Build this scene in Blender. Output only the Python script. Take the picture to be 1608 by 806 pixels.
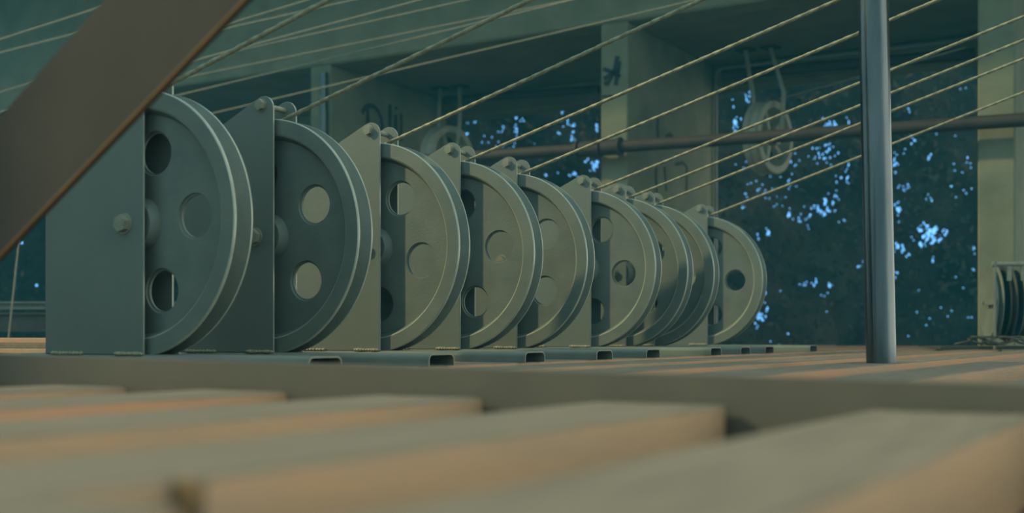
import bpy, bmesh, math, random
from mathutils import Vector, Matrix
random.seed(7)
for o in list(bpy.data.objects): bpy.data.objects.remove(o)
S = bpy.context.scene
COL = S.collection
PI = math.pi
# ------------------------------------------------------------------ frame of the place
W, H, F = 1608, 806, 1900.0          # focal length in pixels
CX, HY = 804.0, 527.0                # centre column, horizon row
CAMZ = 0.06
TH = math.atan(1133.0 / F)           # the wheel row runs at this bearing from the view axis
CT, ST = math.cos(TH), math.sin(TH)
# u runs along the steel floor beam (to the right), v along the slats and the sheave row (away)
def P(u, v, z=0.0): return Vector((u*CT + v*ST, -u*ST + v*CT, z))
def on_v(px, py, v):
    a = (px-CX)/F
    u = v*(a*CT-ST)/(CT+a*ST)
    Z = v*CT-u*ST
    return u, v, CAMZ+(HY-py)*Z/F
def on_Z(px, py, Z): return Vector(((px-CX)*Z/F, Z, CAMZ+(HY-py)*Z/F))

# ------------------------------------------------------------------ camera
cd = bpy.data.cameras.new('camera'); cam = bpy.data.objects.new('camera', cd); COL.objects.link(cam)
cam.location = (0, 0, CAMZ); cam.rotation_euler = (PI/2, 0, 0)
cd.sensor_width = 36; cd.sensor_fit = 'HORIZONTAL'; cd.lens = 36*F/W
cd.shift_y = (HY-H/2)/W
cd.clip_start = 0.02; cd.clip_end = 200
cd.dof.use_dof = True; cd.dof.focus_distance = 3.0; cd.dof.aperture_fstop = 3.6
S.camera = cam
# ------------------------------------------------------------------ daylight
wd = bpy.data.worlds.new('world'); S.world = wd; wd.use_nodes = True
nt = wd.node_tree; nt.nodes.clear()
out = nt.nodes.new('ShaderNodeOutputWorld'); bg = nt.nodes.new('ShaderNodeBackground')
tc = nt.nodes.new('ShaderNodeTexCoord'); sp = nt.nodes.new('ShaderNodeSeparateXYZ')
mr = nt.nodes.new('ShaderNodeMapRange'); mx = nt.nodes.new('ShaderNodeMix'); mx.data_type = 'RGBA'
nt.links.new(tc.outputs['Generated'], sp.inputs[0]); nt.links.new(sp.outputs['Y'], mr.inputs['Value'])
mr.inputs['From Min'].default_value = 0.72; mr.inputs['From Max'].default_value = 0.93
nt.links.new(mr.outputs[0], mx.inputs['Factor'])
mx.inputs[6].default_value = (0.38, 0.60, 0.63, 1)     # hazy sky behind the viewer
mx.inputs[7].default_value = (0.30, 0.95, 2.0, 1)     # clear blue sky beyond the trees
# bright lobe added to the sky at the right to fill slat sides and pipe
dt = nt.nodes.new('ShaderNodeVectorMath'); dt.operation = 'DOT_PRODUCT'; dt.inputs[1].default_value = (.965, .10, .25)
nt.links.new(tc.outputs['Generated'], dt.inputs[0])
mr2 = nt.nodes.new('ShaderNodeMapRange'); mr2.interpolation_type = 'SMOOTHSTEP'; nt.links.new(dt.outputs['Value'], mr2.inputs['Value'])
mr2.inputs['From Min'].default_value = .40; mr2.inputs['From Max'].default_value = .92
mx2 = nt.nodes.new('ShaderNodeMix'); mx2.data_type = 'RGBA'; nt.links.new(mr2.outputs[0], mx2.inputs['Factor'])
nt.links.new(mx.outputs[2], mx2.inputs[6]); mx2.inputs[7].default_value = (1.55, 1.68, 1.50, 1)
nt.links.new(mx2.outputs[2], bg.inputs[0]); bg.inputs[1].default_value = 1.0
nt.links.new(bg.outputs[0], out.inputs[0])
sd = bpy.data.lights.new('sun', 'SUN'); sun = bpy.data.objects.new('sun', sd); COL.objects.link(sun)
sd.energy = 2.1; sd.angle = math.radians(2.5); sd.color = (1.0, 0.86, 0.46)
tr = P(1.7, 1.0, -1.2).normalized()
sun.rotation_euler = tr.to_track_quat('-Z', 'Y').to_euler()
S.view_settings.view_transform = 'Standard'; S.view_settings.look = 'None'
S.view_settings.exposure = 0.0; S.view_settings.gamma = 1; S.view_settings.use_curve_mapping = False

# ------------------------------------------------------------------ materials
def mat(name, col, col2=None, scale=8.0, rough=0.7, metal=0.0, bump=0.0, bscale=60.0, stretch=None, detail=6.0, spec=0.5, lo=.35, hi=.65):
    m = bpy.data.materials.new(name); m.use_nodes = True
    n = m.node_tree.nodes; l = m.node_tree.links; b = n['Principled BSDF']
    b.inputs['Roughness'].default_value = rough; b.inputs['Metallic'].default_value = metal
    b.inputs['Specular IOR Level'].default_value = spec
    b.inputs['Base Color'].default_value = (*col, 1)
    t = n.new('ShaderNodeTexCoord'); mp = n.new('ShaderNodeMapping')
    l.new(t.outputs['Object'], mp.inputs[0])
    if stretch: mp.inputs['Scale'].default_value = stretch
    if col2:
        z = n.new('ShaderNodeTexNoise'); z.inputs['Scale'].default_value = scale; z.inputs['Detail'].default_value = detail
        l.new(mp.outputs[0], z.inputs['Vector'])
        r = n.new('ShaderNodeValToRGB'); r.color_ramp.elements[0].position = lo; r.color_ramp.elements[1].position = hi
        r.color_ramp.elements[0].color = (*col, 1); r.color_ramp.elements[1].color = (*col2, 1)
        l.new(z.outputs['Fac'], r.inputs[0]); l.new(r.outputs[0], b.inputs['Base Color'])
    if bump:
        z = n.new('ShaderNodeTexNoise'); z.inputs['Scale'].default_value = bscale; z.inputs['Detail'].default_value = 4
        l.new(mp.outputs[0], z.inputs['Vector'])
        q = n.new('ShaderNodeBump'); q.inputs['Strength'].default_value = bump; q.inputs['Distance'].default_value = 0.004
        l.new(z.outputs['Fac'], q.inputs['Height']); l.new(q.outputs[0], b.inputs['Normal'])
    return m
M = {}
M['cast']   = mat('cast_iron_paint', (.140,.180,.158), (.175,.212,.18), 14, .58, 0, .16, 220)
M['plate']  = mat('steel_plate_paint', (.145,.185,.165), (.17,.208,.18), 6, .55, 0, .12, 60)
M['edge']   = mat('cut_edge_and_lip_glint', (.46,.50,.42), (.36,.40,.34), 30, .35, .2)  # cut plate edges; on the wheels also painted-in highlights along the lips
M['bolt']   = mat('bolt_paint', (.22,.24,.19), (.30,.31,.24), 60, .45, .1, .2, 200)
M['weld']   = mat('weld_bead', (.42,.40,.27), (.30,.29,.21), 80, .6, 0, .5, 200)
M['chan']   = mat('channel_paint', (.16,.19,.16), (.20,.23,.19), 10, .5, 0, .15, 80)
M['rope']   = mat('wire_rope', (.26,.24,.15), (.40,.37,.24), 90, .5, .15, .2, 300)
M['rope2']  = mat('wire_rope_far', (.22,.22,.16), (.30,.29,.21), 40, .6, .1)
M['brace']  = mat('dull_brown_paint', (.050,.050,.047), (.062,.060,.055), 6, .75, 0, .1, 60, spec=.25)
M['beam']   = mat('brown_steel_paint', (.106,.106,.085), (.126,.118,.094), 9, .6, 0, .1, 60)
M['rust']   = mat('rusted_edge', (.20,.11,.04), (.15,.09,.04), 25, .7)
M['conc']   = mat('concrete', (.185,.205,.135), (.24,.255,.17), 5, .9, 0, .5, 40)
M['concd']  = mat('concrete_soffit', (.20,.20,.15), (.25,.25,.19), 3, .9, 0, .4, 40)
M['paint']  = mat('black_spray', (.03,.042,.042), (.045,.05,.05), 30, .7)
M['galv']   = mat('galvanised_pipe', (.10,.125,.135), (.16,.185,.19), 25, .22, .95, .1, 120, stretch=(1,1,.15))
M['pipe']   = mat('brown_pipe', (.040,.034,.026), (.055,.045,.034), 8, .7, 0, .2, 60)
M['white']  = mat('pale_conduit', (.34,.36,.34), (.28,.30,.28), 10, .5)
M['pale']   = mat('pale_cast', (.34,.36,.28), (.42,.44,.34), 14, .6, 0, .2, 120)
M['dark']   = mat('dark_steel', (.05,.055,.045), (.075,.08,.065), 9, .6)
M['grnd']   = mat('ground', (.05,.09,.10), (.07,.11,.12), 2, .95)
M['wtop']   = mat('weathered_wood_top', (.18,.148,.102), (.245,.20,.142), 7, .75, 0, .3, 30, stretch=(8,1,8))
M['wside']  = mat('raw_wood_side', (.53,.34,.20), (.44,.31,.20), 5, .75, 0, .3, 30, stretch=(8,1,8))
M['wside2'] = mat('red_wood_side', (.60,.32,.18), (.48,.33,.20), 5, .75, 0, .3, 30, stretch=(8,1,8))
M['wend']   = mat('wood_end_grain', (.33,.20,.095), (.25,.16,.08), 20, .85, 0, .3, 60)
M['leaf']   = mat('leaves', (.040,.036,.026), (.075,.062,.045), 3, .9, spec=.1)
M['trunk']  = mat('bark', (.03,.03,.02), (.05,.045,.03), 8, .95)

# ------------------------------------------------------------------ mesh helpers
def finish(name, bm, mats, parent=None, smooth=None, loc=None, rot=None):
    me = bpy.data.meshes.new(name); bm.normal_update(); bm.to_mesh(me); bm.free()
    for m in (mats if isinstance(mats, (list, tuple)) else [mats]): me.materials.append(M[m])
    if smooth:
        for p in me.polygons: p.use_smooth = True
        me.set_sharp_from_angle(angle=math.radians(smooth))
    o = bpy.data.objects.new(name, me); COL.objects.link(o)
    if parent: o.parent = parent
    if loc is not None: o.location = loc
    if rot is not None: o.rotation_euler = rot
    return o
def tag(o, label=None, cat=None, group=None, kind=None):
    if label: o['label'] = label
    if cat: o['category'] = cat
    if group: o['group'] = group
    if kind: o['kind'] = kind
    return o
def empty(name, loc, rz=-TH, label=None, cat=None, group=None):
    o = bpy.data.objects.new(name, None); COL.objects.link(o); o.empty_display_size = .05
    o.location = loc; o.rotation_euler = (0, 0, rz)
    return tag(o, label, cat, group)
def box(bm, x0, x1, y0, y1, z0, z1, mi=0):
    vs = [bm.verts.new((x, y, z)) for z in (z0, z1) for y in (y0, y1) for x in (x0, x1)]
    fs = []
    for q in ((0,2,3,1),(4,5,7,6),(0,1,5,4),(2,6,7,3),(0,4,6,2),(1,3,7,5)):
        f = bm.faces.new([vs[i] for i in q]); f.material_index = mi; fs.append(f)
    return vs, fs
def bevel_all(bm, off, seg=1):
    bmesh.ops.bevel(bm, geom=list(bm.edges), offset=off, segments=seg, affect='EDGES', clamp_overlap=True)
def prism(bm, pts, a0, a1, axis='y', mi=0, mi_side=None):
    """polygon pts (p,q) extruded between a0 and a1 along axis"""
    def mk(p, q, a):
        return {'y': (p, a, q), 'x': (a, p, q), 'z': (p, q, a)}[axis]
    A = [bm.verts.new(mk(p, q, a0)) for p, q in pts]; B = [bm.verts.new(mk(p, q, a1)) for p, q in pts]
    f1 = bm.faces.new(A); f2 = bm.faces.new(B[::-1]); f1.material_index = f2.material_index = mi
    n = len(pts)
    for i in range(n):
        f = bm.faces.new((A[i], B[i], B[(i+1) % n], A[(i+1) % n])); f.material_index = mi if mi_side is None else mi_side
    bmesh.ops.recalc_face_normals(bm, faces=bm.faces)
def lathe(bm, prof, n=72, axis='y', cen=(0,0,0), mi=0, close=True):
    """prof list of (r, a): closed loop revolved about axis"""
    rings = []
    for r, a in prof:
        ring = []
        for k in range(n):
            t = 2*PI*k/n; c, s = r*math.cos(t), r*math.sin(t)
            v = {'y': (c, a, s), 'z': (c, s, a), 'x': (a, c, s)}[axis]
            ring.append(bm.verts.new((v[0]+cen[0], v[1]+cen[1], v[2]+cen[2])))
        rings.append(ring)
    m = len(prof)
    for i in range(m if close else m-1):
        A, B = rings[i], rings[(i+1) % m]
        for k in range(n):
            f = bm.faces.new((A[k], A[(k+1) % n], B[(k+1) % n], B[k])); f.material_index = mi
    if not close:
        for ring in (rings[0], rings[-1]):
            f = bm.faces.new(ring); f.material_index = mi
    bmesh.ops.recalc_face_normals(bm, faces=bm.faces)
def tube(bm, pts, r, n=10, strands=0, pitch=.03, step=None, cap=True, mi=0):
    pts = [Vector(p) for p in pts]
    if step:
        q = [pts[0]]
        for a, b in zip(pts, pts[1:]):
            k = max(1, int((b-a).length/step))
            for i in range(1, k+1): q.append(a.lerp(b, i/k))
        pts = q
    rings = []; L = 0; up = None
    for i, p in enumerate(pts):
        t = (pts[min(i+1, len(pts)-1)]-pts[max(i-1, 0)]).normalized()
        if up is None:
            up = Vector((0, 0, 1)) if abs(t.z) < .9 else Vector((1, 0, 0))
        s = t.cross(up).normalized(); up = s.cross(t).normalized()
        if i: L += (p-pts[i-1]).length
        ring = []
        for k in range(n):
            a = 2*PI*k/n
            rr = r*(1+.16*math.cos(strands*a - 2*PI*L/pitch)) if strands else r
            ring.append(bm.verts.new(p+(s*math.cos(a)+up*math.sin(a))*rr))
        rings.append(ring)
    for A, B in zip(rings, rings[1:]):
        for k in range(n):
            f = bm.faces.new((A[k], A[(k+1) % n], B[(k+1) % n], B[k])); f.material_index = mi
    if cap:
        for q in (rings[0], rings[-1]): bm.faces.new(q).material_index = mi
    bmesh.ops.recalc_face_normals(bm, faces=bm.faces)
def hexhead(bm, cen, r, a0, a1, axis='y', mi=0, ph=.3):
    pts = [(cen[0]+r*math.cos(ph+k*PI/3), cen[1]+r*math.sin(ph+k*PI/3)) for k in range(6)]
    prism(bm, pts, a0, a1, axis, mi)
def ORD(n): return ['first','second','third','fourth','fifth','sixth','seventh','eighth','ninth','tenth','eleventh','twelfth','thirteenth','fourteenth','fifteenth','sixteenth'][n]

# ------------------------------------------------------------------ the setting
bm = bmesh.new(); box(bm, -14, 14, -6, 22, -.9, -.8)
tag(finish('floor', bm, 'grnd', loc=(0,0,0)), kind='structure')
VF = 6.34; PW, PD = .175, 1.40; CZ = 1.82+CAMZ
# roof slab behind the front beam, and the higher roof over the sheave deck
bm = bmesh.new(); box(bm, -16, 4, VF+.20, VF+1.55, CZ, CZ+.18)
tag(finish('ceiling', bm, 'concd', rot=(0,0,-TH)), kind='structure')
bm = bmesh.new(); box(bm, -16, 4, VF-1.2, VF+.20, CZ+.95, CZ+1.1)
tag(finish('ceiling', bm, 'concd', rot=(0,0,-TH)), kind='structure')
bm = bmesh.new(); box(bm, -16, 4, VF, VF+.20, CZ, CZ+.95); bevel_all(bm, .012)
tag(finish('trim_1', bm, 'conc', rot=(0,0,-TH)), kind='structure')
bm = bmesh.new(); box(bm, -16, 4, VF+1.36, VF+1.55, CZ-.16, CZ-.002); bevel_all(bm, .01)
tag(finish('trim_2', bm, 'conc', rot=(0,0,-TH)), kind='structure')

# thin teal haze added under the roof to lift the dark tones
bm = bmesh.new(); box(bm, -6.2, 8.0, 1.2, 10.6, -.75, 3.4)
hz = finish('haze', bm, [], loc=(0,0,0))
hm = bpy.data.materials.new('haze'); hm.use_nodes = True; hn = hm.node_tree; hn.nodes.clear()
ho = hn.nodes.new('ShaderNodeOutputMaterial'); hs = hn.nodes.new('ShaderNodeVolumeScatter')
hs.inputs['Color'].default_value = (.02, .68, 1.0, 1); hs.inputs['Density'].default_value = .0125; hs.inputs['Anisotropy'].default_value = 0.0
hn.links.new(hs.outputs[0], ho.inputs['Volume']); hz.data.materials.append(hm)
tag(hz, 'thin bluish haze added under the roof to lift the dark tones behind the deck', 'haze', kind='stuff')

# ------------------------------------------------------------------ timber slats
SU = .015
PITCH, SW, STK = .246, .122, .066
def slat(u1, v0, v1, label, group=None, side='wside', w=SW, notch=False):
    bm = bmesh.new()
    if notch: prism(bm, [(-w,0),(-.018,0),(-.018,.07),(0,.07),(0,v1-v0),(-w,v1-v0)], -STK, 0, 'z')
    else: box(bm, -w, 0, 0, v1-v0, -STK, 0)
    for f in bm.faces:
        n = f.normal if f.normal.length else None
        f.normal_update()
        if f.normal.z > .5: f.material_index = 0
        elif abs(f.normal.x) > .5: f.material_index = 1
        else: f.material_index = 2
    bmesh.ops.bevel(bm, geom=list(bm.edges), offset=.0018, segments=1, affect='EDGES')
    o = finish('floor_slat', bm, ['wtop', side, 'wend'], loc=P(u1, v0), rot=(0,0,-TH))
    return tag(o, label, 'wooden slat', group)
UF = -.374
near = [(UF-4*PITCH,'farthest left, behind the others'), (UF-3*PITCH,'short end showing at the far left edge'), (UF-2*PITCH,'second visible end from the left, reddish side'),
        (UF-PITCH,'long tan side, ending at mid picture'), (UF,'orange side, ending right of centre'),
        (UF+PITCH,'broad grey top filling the lower right corner'), (UF+2*PITCH,'under the viewpoint, rightmost')]
for i, (u, d) in enumerate(near):
    v0 = .302 if i == 4 else -.35
    slat(u, v0, .985, 'foreground timber slat before the brown beam, '+d, 'foreground slats before the beam', side='wside2' if i in (2,) else 'wside', notch=(i == 4))
slat(UF+.066, -.35, .298, 'blurred foreground timber slat at the bottom left corner', 'foreground slats before the beam', w=.16)
for k in range(-3, 24):
    u = UF - k*PITCH
    end = 5.62 if u > -1.3 else 7.4
    if k == -3: continue
    slat(u, 1.035, end, 'deck slat behind the brown beam, %s from the right' % (ORD(k+2) if k < 14 else 'beyond the sheave row, well away'), 'deck slats behind the beam', side='wside2' if k % 3 else 'wside')
# joists carrying the slats
for i, (v, zt) in enumerate([(.1,-.066), (.9,-.066), (1.5,-.066), (3.1,-.066), (4.7,-.066), (5.4,-.066), (7.2,-.066)]):
    bm = bmesh.new(); box(bm, (-1.6 if i<2 else -6.2), .7, -.04, .04, -.18, 0); bevel_all(bm, .003)
    o = finish('floor_joist', bm, 'dark', loc=P(0, v, zt), rot=(0,0,-TH))
    tag(o, 'dark joist under the slatted deck, %s from the front' % ORD(i), 'joist', 'joists under the deck')
# a few boards stacked on the deck at the far left
for i, (m_, w_, d_) in enumerate([('wside','bottom','reddish'), ('wtop','middle','greyish'), ('wside2','top','pinkish')]):
    bm = bmesh.new(); box(bm, -1.75, 0, -.08, .08, 0, .0168); bevel_all(bm, .0015)
    o = finish('timber_board', bm, m_, loc=P(-2.85-.03*i, 2.66+.006*i, .0172*i), rot=(0,0,-TH))
    tag(o, 'bare timber board left of the first sheave block, %s of its stack of three' % w_, 'board', 'boards stacked on the deck')
# steel beam across
def zt(u): return .022-.01076*(u+.137)
bm = bmesh.new()
u0, u1 = -2.4, .9
pr = [(0,-.22),(0,0),(.030,0),(.030,-.004),(.006,-.008),(.006,-.22)]
A = [bm.verts.new((u0, y, z+zt(u0))) for y, z in pr]; B = [bm.verts.new((u1, y, z+zt(u1))) for y, z in pr]
bm.faces.new(A); bm.faces.new(B[::-1])
for i in range(len(pr)): bm.faces.new((A[i], B[i], B[(i+1) % len(pr)], A[(i+1) % len(pr)]))
bmesh.ops.recalc_face_normals(bm, faces=bm.faces)
o = finish('steel_beam', bm, 'beam', loc=P(0, .992), rot=(0,0,-TH))
tag(o, 'long brown painted steel angle beam crossing the slatted deck', 'steel beam')
# diagonal brace rising from that beam
br = empty('steel_brace', P(-1.75, .975), label='wide brown painted diagonal steel brace at the upper left, rusty lower edge', cat='brace')
base = Vector((-1.75, .975))
def bp(px, py):
    u, v, z = on_v(px, py, .975); return (u+1.75, z)
pts = [bp(390+142, -150), bp(389,0), bp(103,299), bp(0,406), bp(-140,556), bp(-335,563), bp(0,192), bp(172,0), bp(172+135,-150)]
bm = bmesh.new(); prism(bm, pts, -.006, .006)
finish('flat_bar', bm, 'brace', br)
bm = bmesh.new()
for a, b in zip(pts[0:4], pts[1:5]):
    t = Vector((b[0]-a[0], b[1]-a[1])).normalized(); nn = Vector((-t.y, t.x))
    if nn.x < 0: nn = -nn
    q = [a, b, (b[0]+nn.x*.0022, b[1]+nn.y*.0022), (a[0]+nn.x*.0022, a[1]+nn.y*.0022)]
    prism(bm, q, -.0072, -.002)
tag(finish('flange', bm, 'rust', br), 'rusty orange flange edge')

# ------------------------------------------------------------------ sheave blocks
R, RC = .252, .271          # wheel radius, height of its axle above the deck
RING, HR = .137, .0385
def circle(r, n, cx=0, cy=0, ph=0): return [(cx+r*math.cos(ph+2*PI*k/n), cy+r*math.sin(ph+2*PI*k/n)) for k in range(n)]
def make_sheave():
    bm = bmesh.new()
    loops = [circle(.212, 96), circle(.03, 24)] + [circle(HR, 32, RING*math.cos(k*2*PI/5), RING*math.sin(k*2*PI/5)) for k in range(5)]
    edges = []
    for L in loops:
        vs = [bm.verts.new((x, -.007, z)) for x, z in L]
        edges += [bm.edges.new((vs[i], vs[(i+1) % len(vs)])) for i in range(len(vs))]
    bmesh.ops.triangle_fill(bm, use_beauty=True, use_dissolve=False, edges=edges, normal=(0,1,0))
    # keep holes open
    for f in list(bm.faces):
        c = f.calc_center_median()
        for k in range(5):
            if math.hypot(c.x-RING*math.cos(k*2*PI/5), c.z-RING*math.sin(k*2*PI/5)) < HR*.97: bm.faces.remove(f); break
        else:
            if math.hypot(c.x, c.z) < .028: bm.faces.remove(f)
    r = bmesh.ops.extrude_face_region(bm, geom=list(bm.faces))
    for v in r['geom']:
        if isinstance(v, bmesh.types.BMVert): v.co.y = .007
    bmesh.ops.recalc_face_normals(bm, faces=bm.faces)
    es = [e for e in bm.edges if abs(e.verts[0].co.y-e.verts[1].co.y) < 1e-6 and len(e.link_faces) == 2
          and abs(e.link_faces[0].normal.dot(e.link_faces[1].normal)) < .5 and math.hypot(e.verts[0].co.x, e.verts[0].co.z) < .2]
    bmesh.ops.bevel(bm, geom=es, offset=.0045, segments=3, affect='EDGES')
    # rim with rope groove
    h = .025
    prof = [(.208,-.0068),(.2165,-h+.003),(.220,-h),(.2500,-h),(R,-h+.002),(R,-h+.006),(.232,-.007),(.226,0),(.232,.007),(R,h-.006),(R,h-.002),(.2500,h),(.220,h),(.2165,h-.003),(.208,.0068)]
    lathe(bm, prof, 128)
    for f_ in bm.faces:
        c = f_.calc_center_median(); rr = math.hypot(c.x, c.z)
        if rr > .2505 or .2170 < rr < .2195: f_.material_index = 1  # pale wear on flange lips, with glints and the sunlit bevel arc painted in
    return bm
def make_hub():
    bm = bmesh.new(); lathe(bm, [(.018,-.026),(.040,-.026),(.044,-.022),(.050,-.007),(.050,.007),(.044,.022),(.040,.026),(.018,.026)], 48)
    return bm
PH = .552-.024+.024
def plate_pts():
    pts = [(-.225, 0), (.05, 0), (.05, .517)]
    cx, cz, r = .022, .518, .028
    for k in range(1, 7):
        a = math.radians(k*115/6); pts.append((cx+r*math.cos(a), cz+r*math.sin(a)))
    pts += [(-.225, .436)]
    return pts
HW = .036
def proto_block():
    e = empty('sheave_block', (0,0,0))
    cz = .024
    for sgn in (-1, 1):
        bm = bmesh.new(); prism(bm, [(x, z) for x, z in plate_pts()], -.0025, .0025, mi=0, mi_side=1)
        bmesh.ops.bevel(bm, geom=[x for x in bm.edges if abs(x.verts[0].co.y-x.verts[1].co.y) < 1e-6], offset=.0007, segments=1, affect='EDGES')
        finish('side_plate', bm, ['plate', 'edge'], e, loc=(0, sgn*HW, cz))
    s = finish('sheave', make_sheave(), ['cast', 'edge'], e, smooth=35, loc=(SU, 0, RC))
    finish('hub', make_hub(), 'cast', s, smooth=35)
    bm = bmesh.new(); lathe(bm, [(.011,-HW-.004),(.011,HW+.004)], 24, close=False)
    hexhead(bm, (0,0), .0165, -HW-.016, -HW-.0025); hexhead(bm, (0,0), .0165, HW+.0025, HW+.016)
    lathe(bm, [(.020,-HW-.0045),(.020,-HW-.0025)], 24, close=False)
    finish('axle_bolt', bm, 'bolt', e, smooth=40, loc=(.0, 0, RC))
    bm = bmesh.new(); lathe(bm, [(.006,-HW-.008),(.006,HW+.014)], 16, close=False)
    hexhead(bm, (0,0), .012, -HW-.013, -HW-.0025); hexhead(bm, (0,0), .012, HW+.0025, HW+.012, ph=.7)
    lathe(bm, [(.014,-HW-.0042),(.014,-HW-.0025)], 20, close=False)
    finish('retaining_bolt', bm, 'bolt', e, smooth=40, loc=(.018, 0, .551))
    # foot channel, rounded shoulders, open below
    o = [(-.045,0)]
    for k in range(0, 7):
        a = PI - k*PI/12; o.append((-.045+.012+.012*math.cos(a), .012+.012*math.sin(a)))
    o2 = [(-p[0], p[1]) for p in o[::-1]]
    outer = o+o2; t = .0028
    inner = [(p[0]*(1-t/.045), p[1]*(1-t/.024)) for p in outer[::-1]]
    bm = bmesh.new()
    for a0, a1 in ((-.30, .455),):
        prism(bm, outer+inner, a0, a1, 'x', mi=1, mi_side=0)
    finish('foot_channel', bm, ['chan', 'bolt'], e, smooth=40)
    for x0, x1, sy in ((-.20,-.12,-1), (-.02,.045,-1), (-.1,-.04,1), (.0,.06,1)):
        bm = bmesh.new(); n = 9
        for i in range(n):
            t = i/(n-1); x = x0+(x1-x0)*t
            bmesh.ops.create_icosphere(bm, subdivisions=1, radius=.0042+.0012*random.random(),
                matrix=Matrix.Translation((x, sy*(HW+.0035)+random.uniform(-.001,.001), .0255)) @ Matrix.Diagonal((1.5,1,.9,1)))
        finish('weld_bead', bm, 'weld', e, smooth=60)
    return e
def copy_tree(o, parent=None):
    c = o.copy(); COL.objects.link(c); c.parent = parent
    for ch in list(o.children): copy_tree(ch, c)
    return c
px = [226, 430, 597, 723, 812, 928, 983, 1028, 1111]
UR = -1.797
VS = [(F*1.747/CT/(1937-x) + UR*ST + .05*ST)/CT + .036 for x in px]
phase = [4, 28, 58, 9, 34, -7, 28, -3, 0]
where = ['largest, nearest, cut by the diagonal brace', 'second in row, behind the largest', 'third in row, first one sunlit',
         'fourth in row', 'fifth in row, at its middle', 'sixth in row, before the tight pair',
         'nearer of the tight shaded pair', 'farther of the tight shaded pair', 'ninth, farthest, against the trees']
proto = proto_block()
blocks = []
for i, v in enumerate(VS):
    e = proto if i == 0 else copy_tree(proto)
    e.location = P(UR, v, 0)
    tag(e, 'grey steel sheave block with five-holed wheel, '+where[i], 'pulley', 'sheave blocks in a row on the deck')
    for ch in e.children:
        if ch.name.startswith('sheave'): ch.rotation_euler = (0, -math.radians(phase[i]), 0)
    blocks.append(e)

# wire ropes over the wheels
EL = math.atan(.289); GR = .2345
def main_rope(i, v):
    UR_ = UR+SU; EL = math.atan([.275,.28,.287,.29,.292,.300,.305,.31,.32][i]); pts = []
    pts.append((UR_-GR, -.5))
    for k in range(0, 25):
        a = PI - (PI/2-EL)*k/24
        pts.append((UR_+GR*math.cos(a), RC+GR*math.sin(a)))
    x, z = pts[-1]
    L = 3.3
    pts.append((x+L*math.cos(EL), z+L*math.sin(EL)))
    bm = bmesh.new(); tube(bm, [(p, 0, q) for p, q in pts], .0043, n=9, strands=3, pitch=.034, step=.0055)
    o = finish('wire_rope', bm, 'rope', smooth=80, loc=P(0, v, 0), rot=(0,0,-TH))
    tag(o, 'twisted wire rope rising to the right from the %s sheave block of the row' % ORD(i), 'rope', 'ropes leaving the sheave row')
for i, v in enumerate(VS): main_rope(i, v)
# flatter ropes behind, under the concrete beam
far = [((0,62),(150,14),4.9,'topmost at the upper left corner'), ((0,83),(110,55),5.0,'second from the top at the left edge'), ((0,145),(484,0),5.1,'third down at the left edge'),
       ((354,45),(556,0),5.3,'thin one just under the third'), ((0,177),(660,0),5.15,'lowest at the left edge'), ((400,74),(735,0),5.4,'close below the one before it'),
       ((400,100),(712,37),5.8,'faint one against the concrete beam'), ((283,149),(900,0),5.5,'crossing just above the first pier'), ((275,192),(1080,3),5.7,'lowest of all, crossing the first concrete pier')]
for k, (a, b, v, d) in enumerate(far):
    A = on_v(*a, v); B = on_v(*b, v)
    sl = (B[2]-A[2])/(B[0]-A[0]); uL, uR = -8.5, B[0]+1.0
    if k in (3,5,6): uL = A[0]-1.2
    bm = bmesh.new(); tube(bm, [(uL-A[0], 0, (uL-A[0])*sl), (uR-A[0], 0, (uR-A[0])*sl)], .005, n=8, step=.5)
    o = finish('wire_rope', bm, 'rope2', smooth=80, loc=P(A[0], v, A[2]), rot=(0,0,-TH))
    tag(o, 'background rope under the ceiling, '+d, 'rope', 'low angle ropes in the background')

# ------------------------------------------------------------------ leaning pipe in front
bx, by = (1384-CX)*2.62/F, 2.62
bm = bmesh.new(); tube(bm, [(0,0,0), (-.0022*2.8*10.2, 0, 2.8)], .0318, n=48)
o = finish('steel_pipe', bm, 'galv', smooth=60, loc=(bx, by, .0)); tag(o, 'shiny galvanised steel pipe standing upright on the deck at the right', 'pipe')

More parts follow.
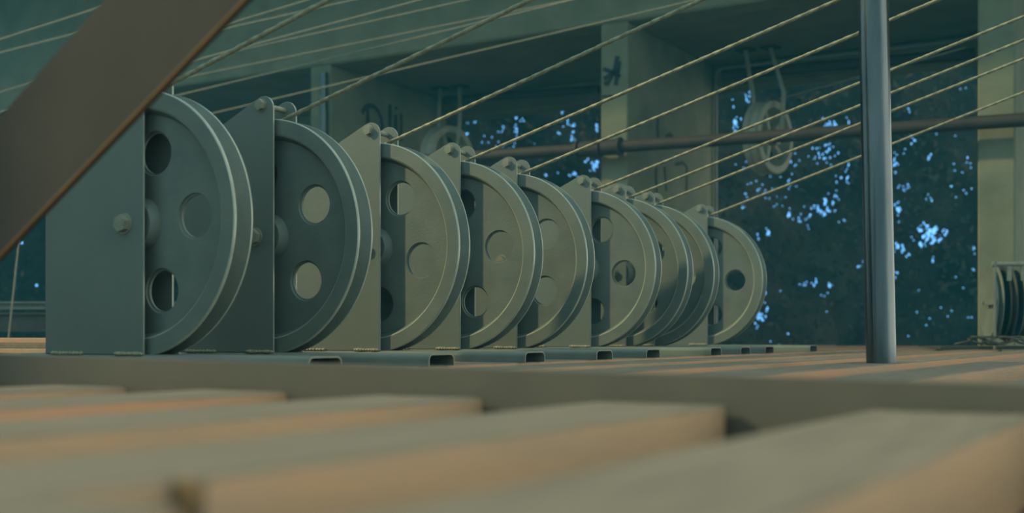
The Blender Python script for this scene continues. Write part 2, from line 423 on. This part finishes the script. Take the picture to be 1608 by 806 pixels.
# ------------------------------------------------------------------ concrete piers
piers = [(on_v(487,0,VF)[0], 'pale concrete pier left of centre with spray painted letters and a drain pipe'), (on_v(943,0,VF)[0], 'pale concrete pier at centre right with black scribble on its narrow face'),
         (on_v(1535,0,VF)[0], 'pale concrete pier at the right edge behind the small wheel stack')]
for (u, d) in piers:
    o = empty('concrete_pier', P(u, VF, -.8), label=d, cat='pier', group='concrete piers')
    bm = bmesh.new(); box(bm, 0, PW, .002, PD, 0, CZ+.8-.002); bevel_all(bm, .008)
    finish('shaft', bm, 'conc', o)
    o['u'] = u
P1, P2, P3 = [o for o in COL.objects if o.name.startswith('concrete_pier')]
for o in (P1, P2, P3): del o['u']
def stroke(parent, name, paths, w, side):
    """paint strokes lying on a pier face; side: points (v,z), front: points (u,z), local"""
    bm = bmesh.new()
    for pts in paths:
        pts = [Vector(p) for p in pts]
        L, Rr = [], []
        for i, p in enumerate(pts):
            t = (pts[min(i+1, len(pts)-1)]-pts[max(i-1, 0)]).normalized(); n = Vector((-t.y, t.x))
            ww = w*(.8+.4*random.random())*.5
            for lst, s in ((L, 1), (Rr, -1)):
                q = p+n*ww*s
                lst.append((PW+.0015, q.x, q.y) if side else (q.x, .0005, q.y))
        for i in range(len(pts)-1):
            bm.faces.new([bm.verts.new(c) for c in (L[i], L[i+1], Rr[i+1], Rr[i])])
    bmesh.ops.remove_doubles(bm, verts=bm.verts, dist=.0001)
    r = bmesh.ops.extrude_face_region(bm, geom=list(bm.faces))
    for v in r['geom']:
        if isinstance(v, bmesh.types.BMVert): v.co += Vector((.0015,0,0)) if side else Vector((0,-.0015,0))
    bmesh.ops.recalc_face_normals(bm, faces=bm.faces)
    return finish(name, bm, 'paint', parent)
def side_pt(pu, px_, py_):     # pixel on a pier's long side face -> local (v, z)
    a = (px_-CX)/F; u = pu+PW
    v = u*(CT+a*ST)/(a*CT-ST)
    Z = v*CT-u*ST
    return (v-VF, CAMZ+(HY-py_)*Z/F+.8)
def front_pt(pu, px_, py_):
    u, v, z = on_v(px_, py_, VF); return (u-pu, z+.8)
u1 = piers[0][0]; f = lambda x, y: side_pt(u1, x, y)
stroke(P1, 'graffiti_letter', [[f(568,178),f(572,170),f(580,166),f(588,168),f(594,176),f(598,186),f(600,200),f(598,212),f(592,222),f(580,226)], [f(577,168),f(577,190),f(576,212),f(577,226)]], .035, True)
for q in ([f(612,164),f(612,182),f(612,198),f(611,222)], [f(621,180),f(621,200),f(621,222)], [f(621,168),f(622,172)], [f(629,178),f(630,195),f(629,222)]): stroke(P1, 'graffiti_letter', [q], .035, True)
u2 = piers[1][0]; f = lambda x, y: front_pt(u2, x, y)
stroke(P2, 'graffiti', [[f(970,88),f(966,105),f(960,122),f(953,134)], [f(947,108),f(957,112),f(968,117),f(974,121)], [f(974,100),f(966,112),f(955,120),f(948,124)], [f(972,96),f(970,112),f(968,126),f(967,134)], [f(950,128),f(953,134)]], .027, False)
stroke(P2, 'graffiti', [[f(945,152),f(955,151),f(974,150)]], .012, False)
f = lambda x, y: side_pt(u2, x, y)
for q in ([f(1033,182),f(1032,200),f(1033,218)], [f(1044,215),f(1052,212),f(1058,218)], [f(1030,262),f(1030,280),f(1031,305)], [f(1043,262),f(1046,300)], [f(1060,258),f(1072,256),f(1078,262),f(1078,300)]): stroke(P2, 'graffiti', [q], .03, True)
# drain pipe on the corner of the first pier
bm = bmesh.new(); tube(bm, [(0,0,0),(0,0,CZ+.8-.06)], .026, n=20); tube(bm, [(0,0,1.95),(0,0,2.07)], .031, n=20)
finish('drain_pipe', bm, 'galv', P1, smooth=50, loc=(PW-.035, -.028, 0))

# ------------------------------------------------------------------ pipes and conduits behind
def pipe_v(name, a, b, v, r, m, label, cat, couplings=(), ext=(0,0)):
    A = on_v(*a, v); B = on_v(*b, v)
    d = Vector((B[0]-A[0], 0, B[2]-A[2]))
    o = empty(name, P(A[0], v, A[2]), label=label, cat=cat)
    bm = bmesh.new(); tube(bm, [d*(-ext[0]), d*(1+ext[1])], r, n=20); finish('tube', bm, m, o, smooth=60)
    for t in couplings:
        bm = bmesh.new(); c = d*t; dn = d.normalized(); tube(bm, [c-dn*.05, c-dn*.03, c+dn*.03, c+dn*.05], r*1.35, n=20); tube(bm, [c-dn*.07, c-dn*.055], r*1.6, n=20); tube(bm, [c+dn*.055, c+dn*.07], r*1.6, n=20)
        finish('coupling', bm, m, o, smooth=50)
    return o
pipe_v('water_pipe', (740,246), (1608,188), VF-.10, .034, 'pipe', 'dark brown pipe with couplings running across in front of the piers', 'pipe', (.255,.30), (.9,.3))
pipe_v('water_pipe', (700,158), (940,140), VF+1.0, .03, 'pipe', 'thin brown pipe hung high under the slab between the first two piers', 'pipe', (), (0.0,.0))
pipe_v('water_pipe', (1135,118), (1530,84), VF+1.0, .035, 'pipe', 'brown pipe hung high under the slab between the last two piers', 'pipe', (), (0.0,.0))
# pale conduit with a bend down the back of the second pier
ub = piers[1][0]+PW+.022; vb = VF+PD-.07
A = Vector((ub, vb, 0)); zc = CZ-.035
bm = bmesh.new(); pts = [(0,0,-2.4), (0,0,-.05), (.008,0,-.02), (.03,0,-.004), (.06,0,0), (2.0,0,0)]
tube(bm, pts, .011, n=10)
o = finish('conduit', bm, 'white', smooth=60, loc=P(ub, vb, zc), rot=(0,0,-TH)); tag(o, 'pale electrical conduit bending down the back of the centre pier', 'conduit')

# ------------------------------------------------------------------ hanging double sheaves
def hanging(px_, py_, Z, rr, phi, label):
    c = on_Z(px_, py_, Z)
    e = empty('hanging_pulley', (c.x, c.y, c.z), rz=phi, label=label, cat='pulley', group='pulleys hanging under the slab')
    # local +x is the wheel axis (towards viewer right)
    bm = bmesh.new()
    for a in (-.05, 0, .05): pass
    prof = [(rr*.80,-.055),(rr*.97,-.055),(rr,-.05),(rr*.90,-.027),(rr*.98,-.004),(rr*.98,.004),(rr*.90,.027),(rr,.05),(rr*.97,.055),(rr*.80,.055)]
    lathe(bm, prof, 64, 'x'); finish('rim', bm, 'pale', e, smooth=35)
    bm = bmesh.new(); lathe(bm, [(.010,-.07),(.045,-.07),(.05,-.03),(.05,.03),(.045,.07),(.010,.07)], 32, 'x'); finish('hub', bm, 'bolt', e, smooth=35)
    for k in range(5):
        a = k*2*PI/5+.35; bm = bmesh.new()
        vs, fs = box(bm, -.02, .02, -.022, .022, .04, rr*.84)
        for v in vs:
            if v.co.z > .1: v.co.y *= .7
        bevel_all(bm, .005, 2); bm.transform(Matrix.Rotation(a, 4, 'X')); finish('spoke', bm, 'pale', e)
    bm = bmesh.new(); tube(bm, [(-.1,0,0),(.1,0,0)], .012, n=16); hexhead(bm, (0,0), .022, .085, .1, 'x'); finish('axle', bm, 'bolt', e, smooth=40)
    top = CZ-c.z
    for s, mid, end in ((-1, (-.12,.03,.27), (-.27,.20,top-.012)), (1, (.09,.03,.27), (-.12,.25,top-.012))):
        bm = bmesh.new(); tube(bm, [(s*.088,0,-.03), (s*.088,0,.02), mid, end], .014, n=12); finish('hanger_bar', bm, 'pale', e, smooth=50)
        bm = bmesh.new(); box(bm, end[0]-.05, end[0]+.05, end[1]-.05, end[1]+.05, top-.014, top-.002); finish('mounting_plate', bm, 'dark', e)
    return e
# axis direction angle so that its face looks right and towards the viewer
hanging(1206, 217, 7.35, .222, math.radians(-41), 'hanging spoked double pulley before the trees, right of the centre pier')
hanging(703, 248, 8.55, .222, math.radians(-41), 'hanging double pulley half hidden behind the fourth sheave block')
# thin guy line of the hanging pulley
A = on_Z(1222,156,7.35); B = on_Z(1345,122,6.9)
bm = bmesh.new(); tube(bm, [Vector((0,0,0)), B-A, (B-A)*2.2], .004, n=6)
tag(finish('wire_rope', bm, 'rope2', loc=A), 'thin cable leading right from the top of the hanging pulley', 'rope')

# ------------------------------------------------------------------ small wheel stack at the right edge
def stack():
    Z = 5.35
    e = empty('wheel_stack', ((1546-CX)*Z/F, Z, 0), rz=math.radians(-8), label='dark stack of small grooved wheels on a bracket at the right edge of the deck', cat='pulley')
    r = .158; cz = CAMZ+(HY-475)*Z/F
    for k in range(5):
        x = .030+k*.0565
        bm = bmesh.new(); lathe(bm, [(.02,-.010),(r*.82,-.012),(r,-.016),(r,-.011),(r*.88,0),(r,.011),(r,.016),(r*.82,.012),(.02,.010)], 56, 'x')
        finish('wheel', bm, 'dark' if k % 2 else 'chan', e, smooth=35, loc=(x, 0, cz))
        bm = bmesh.new(); box(bm, x+.019, x+.034, -.03, .03, -.013+cz-r*.82, cz-r*.6); finish('spacer', bm, 'bolt', e); bm = bmesh.new(); box(bm, x+.019, x+.037, -.185, -.172, cz+r*.55, cz+r*.95); finish('spacer', bm, 'bolt', e)
    bm = bmesh.new(); tube(bm, [(-.01,0,cz),(.34,0,cz)], .012, n=16); finish('axle', bm, 'bolt', e, smooth=50)
    for x in (0, .30):
        bm = bmesh.new(); box(bm, x-.004, x+.004, -.190, -.166, .0, cz+r+.012); box(bm, x-.004, x+.004, -.166, .0, cz-.014, cz+.014); bevel_all(bm, .001); finish('bracket', bm, 'chan', e)
    bm = bmesh.new(); tube(bm, [(-.012,-.178,cz+r),(.34,-.178,cz+r)], .011, n=14); finish('tie_rod', bm, 'bolt', e, smooth=50)
    bm = bmesh.new(); box(bm, -.22, .5, -.16, .1, .0, .014); bevel_all(bm, .002); finish('base_plate', bm, 'dark', e)
    return e
stack()
# coil of slack wire by its foot
Z = 5.1; pts = []
for i in range(150):
    t = i/149; a = t*2*PI*4.3
    rr = .05+.03*math.sin(3.1*a)
    pts.append(((t-.3)*.22+rr*math.cos(a), rr*math.sin(a)*.6, .022+.016*(1+math.sin(a*1.7+.5))))
bm = bmesh.new(); tube(bm, pts, .005, n=6)
o = finish('slack_wire', bm, 'dark', smooth=60, loc=((1545-CX)*Z/F, Z, 0.0)); tag(o, 'tangled slack wire lying at the foot of the right pier', 'wire')

# ------------------------------------------------------------------ far left: steel members and a hanging wire
def member(pxa, pya, pxb, Z, hgt, m, name, label, cat):
    A = on_Z(pxa, pya, Z); L = (pxb-pxa)*Z/F
    bm = bmesh.new(); prism(bm, [(-.03,0),(.03,0),(.03,.01),(.005,.012),(.005,hgt-.012),(.03,hgt-.01),(.03,hgt),(-.03,hgt),(-.03,hgt-.01),(-.005,hgt-.012),(-.005,.012),(-.03,.01)], 0, L, 'x')
    o = finish(name, bm, m, loc=A); return tag(o, label, cat)
member(-260, 486, 470, 6.6, .042, 'chan', 'steel_rail', 'thin pale steel rail low in the background at the far left', 'rail')
member(-260, 521, 470, 6.4, .10, 'dark', 'steel_girder', 'dark steel girder below the thin rail at the far left', 'beam')
A = on_Z(28, 395, 5.9); B = on_Z(12, 493, 5.9); B.z -= .16
bm = bmesh.new(); tube(bm, [(A-B)*2.2, Vector((0,0,0))], .004, n=6)
tag(finish('hanging_wire', bm, 'rope2', loc=B), 'thin slanting wire hanging at the far left edge', 'wire')
# unseen pier added on the left to shade the first two wheels
q = P(UR-1.55, 1.17)
o = empty('concrete_pier', (q.x, q.y, -.8), label='added concrete pier shading the first two wheels, just outside the left of the picture', cat='pier', group='concrete piers')
bm = bmesh.new(); box(bm, -.12, 0, -1.4, .0, 0, 3.4); bevel_all(bm, .008); finish('shaft', bm, 'conc', o)

# ------------------------------------------------------------------ trees beyond, with gaps of sky
ZT = 11.0
rnd = random.Random(3)
holes = []    # (x, z, r) on the plane y = ZT
def hpx(px_, py_, r_): p = on_Z(px_, py_, ZT); holes.append((p.x, p.z, r_*ZT/F, rnd.uniform(0,6.28), rnd.uniform(-.6,.6)))
# cluster: x, y, sx, sy, count, rmin, rmax
CL = [(1157,190,3,16,10,2,4.2),(1177,152,3,9,7,2,4.5),(1170,178,8,8,4,1,1.8),(1299,198,8,5,9,2,5),(1331,186,3,6,4,1.5,3),(1268,205,8,3,4,1.5,2.6),
      (1283,240,22,9,16,1.6,4),(1310,240,12,8,6,1.6,3.4),(1248,258,6,7,6,1.6,3.2),(1337,270,3,10,8,1.6,3.8),(1322,275,4,4,3,2,3.4),(1160,258,8,6,6,1,2.4),
      (1190,290,12,14,14,1,2.4),(1230,285,20,10,12,1,2.4),(1300,325,14,12,22,1.8,4.6),(1316,305,4,6,4,2,4),(1241,336,3,5,4,2.4,5),(1207,362,3,7,5,2.6,5.2),(1190,368,2,4,2,1.6,2.8),
      (1262,345,6,5,6,1.4,3.6),(1275,352,4,4,3,1.4,3),(1165,315,4,18,10,1,2.2),(1215,310,20,8,10,.9,2),(1330,310,10,25,8,.8,1.8),
      (1262,447,8,2,5,1.2,2.4),(1280,445,3,5,4,1.5,3),(1299,448,5,7,6,1.8,3.6),(1235,455,8,6,5,.8,1.6),(1288,466,2,3,2,1.6,2.6),(1300,492,10,4,3,.8,1.4),
      (1198,463,3,5,4,1.6,3.2),(1200,485,4,5,5,2,4),(1190,497,5,8,9,2,4.4),(1182,520,4,10,7,1,2),(1232,525,3,2,2,1,2),(1205,535,6,6,4,.8,1.6),
      (1410,325,4,6,7,1.6,3.4),(1412,345,2,10,4,1.2,2),(1455,318,6,6,6,1.2,2.6),(1462,368,13,9,26,2.4,6),(1448,385,5,6,6,2,4.6),(1445,357,4,4,4,2,3.6),
      (1414,392,6,7,9,1.8,4.4),(1427,398,5,4,4,1.6,3.2),(1469,406,2,4,3,1.4,2.6),(1410,428,3,3,3,1.8,3),(1409,483,4,7,6,2,4.4),(1355,413,4,3,3,1.5,2.8),
      (1531,395,2,8,4,1.6,3),(1529,423,1,2,1,1.5,2.2),(1528,495,2,4,2,1,1.8),(1410,250,5,12,12,1.4,3.4),(1402,262,3,6,4,2,3.6),(1438,217,5,4,5,1.4,3.2),(1458,248,2,7,4,1.8,3.4),
      (1425,235,5,5,4,1,2.2),(1420,176,4,5,3,1.2,2.4),(1515,142,6,6,4,.8,1.6),(1480,215,10,5,5,.8,1.8),(1505,260,14,12,10,.8,1.8),(1528,288,3,8,6,1.2,2.6),(1420,293,8,6,8,1,2.2),(1500,300,20,14,10,.8,1.7),(1445,520,25,30,14,.7,1.3),(1500,470,20,30,10,.7,1.3),
      (735,187,6,4,3,1.6,3),(743,186,2,3,2,2,3.4),(730,208,4,4,4,1.6,3),(791,198,2,4,2,1.8,3),(812,198,5,7,7,1.8,3.4),(822,186,8,2,4,1.8,3.2),(828,171,3,2,3,1.6,2.6),(857,164,2,2,2,1.6,2.6),(880,160,3,3,3,1.8,2.8),(882,173,1,3,2,1.4,2.2),
      (789,230,3,7,6,1.8,3.6),(806,231,5,4,5,1.4,3),(843,229,3,3,2,1.8,3),(828,222,8,8,6,1,2.2),(775,215,16,10,12,.8,1.8),(892,193,8,4,5,1.6,3),(900,200,3,3,3,2,3.2),(878,210,3,2,2,2.2,3.2),(884,212,3,2,2,2,3),(899,213,3,5,4,2,3.6),(903,224,2,2,1,1.8,2.8),(859,206,2,2,1,1.4,2.2),
      (936,203,2,5,5,1.8,3.2),(932,229,3,3,3,1.8,3.2),(857,275,2,2,1,1.8,3),(918,255,4,3,4,2,3.6),(932,260,5,7,12,2,4),(905,274,7,3,5,1.8,3.4),(895,278,4,3,3,1.4,2.6),(883,272,8,6,4,.8,1.8),(745,172,60,12,6,.7,1.4),
      (72,440,3,3,1,2,3.2),(63,445,2,2,1,1,2),(46,385,1,4,3,1,2),(70,446,4,4,2,.8,1.6)]
for (cx_, cy_, sx, sy, n, r0, r1) in CL:
    for _ in range(n): hpx(rnd.gauss(cx_, sx*.75), rnd.gauss(cy_, sy*.75), (r0+(r1-r0)*rnd.random()**1.6)*.50)
    for _ in range(int(n*.45)): hpx(rnd.gauss(cx_, sx*1.1), rnd.gauss(cy_, sy*1.1), rnd.uniform(.7,1.2)*.8)
cell = .5; grid = {}
for h in holes:
    for i in (-1,0,1):
        for j in (-1,0,1): grid.setdefault((int(h[0]//cell)+i, int(h[1]//cell)+j), []).append(h)
def inhole(x, z, extra=0):
    for (hx, hz, hr, hp, hs) in grid.get((int(x//cell), int(z//cell)), ()):
        dx, dz = x-hx, z-hz; a = math.atan2(dz, dx)
        if math.hypot((dx+hs*dz)*1.45, dz*.8) < hr*(1+.38*math.sin(3*a+hp)+.22*math.sin(5*a+2*hp)) + extra: return True
    return False
def bumpy(x, z): return .10*math.sin(x*2.1+z*1.3)+.07*math.sin(z*4.1-x*3.3)+.04*math.sin(x*9+1)*math.sin(z*8)
verts, faces, idx = [], [], {}
def gv(i, j, st, x0, z0):
    k = (round(x0+i*st, 4), round(z0+j*st, 4))
    if k not in idx:
        idx[k] = len(verts); verts.append((k[0], ZT+bumpy(*k), k[1]))
    return idx[k]
def patch(x0, x1, z0, z1, st):
    for i in range(int(round((x1-x0)/st))):
        for j in range(int(round((z1-z0)/st))):
            if inhole(x0+(i+.5)*st, z0+(j+.5)*st): continue
            faces.append((gv(i,j,st,x0,z0), gv(i+1,j,st,x0,z0), gv(i+1,j+1,st,x0,z0), gv(i,j+1,st,x0,z0)))
patch(-1.0, 4.5, -.2, 2.4, .01)
patch(-4.8, -4.0, -.2, 2.4, .02)
patch(-4.0, -1.0, -.2, 2.4, .1)
patch(-9.0, -4.8, -.2, 2.4, .2); patch(4.5, 8.5, -.2, 2.4, .1)
patch(-9.0, 8.6, 2.4, 6.0, .2); patch(-9.0, 8.6, -.8, -.2, .2)
# separate leaves in front of and behind the mass
def leaf(x, y, z, L):
    a = rnd.uniform(0, 2*PI); t = Vector((math.cos(a), rnd.uniform(-.6,.6), math.sin(a))).normalized()
    s = t.cross(Vector((rnd.uniform(-.5,.5), 1, rnd.uniform(-.5,.5)))).normalized()
    c = Vector((x, y, z)); b = len(verts)
    for q in (c-t*L, c-t*L*.2+s*L*.42, c+t*L, c-t*L*.2-s*L*.42): verts.append(tuple(q))
    faces.append((b, b+1, b+2, b+3))
n = 0
while n < 26000:
    x = rnd.uniform(-5, 6); z = rnd.uniform(-.6, 3.6); L = rnd.uniform(.02, .05)
    if inhole(x, z, L*.75): n += 1; continue
    dy = rnd.uniform(-.30, .06)
    leaf(x*(ZT+dy)/ZT, ZT+dy+bumpy(x, z), CAMZ+(z-CAMZ)*(ZT+dy)/ZT, L); n += 1
me = bpy.data.meshes.new('tree_foliage'); me.from_pydata(verts, [], faces); me.materials.append(M['leaf'])
o = bpy.data.objects.new('tree_foliage', me); COL.objects.link(o)
tag(o, 'dark dense tree foliage behind the piers with small gaps of blue sky', 'foliage', kind='stuff')
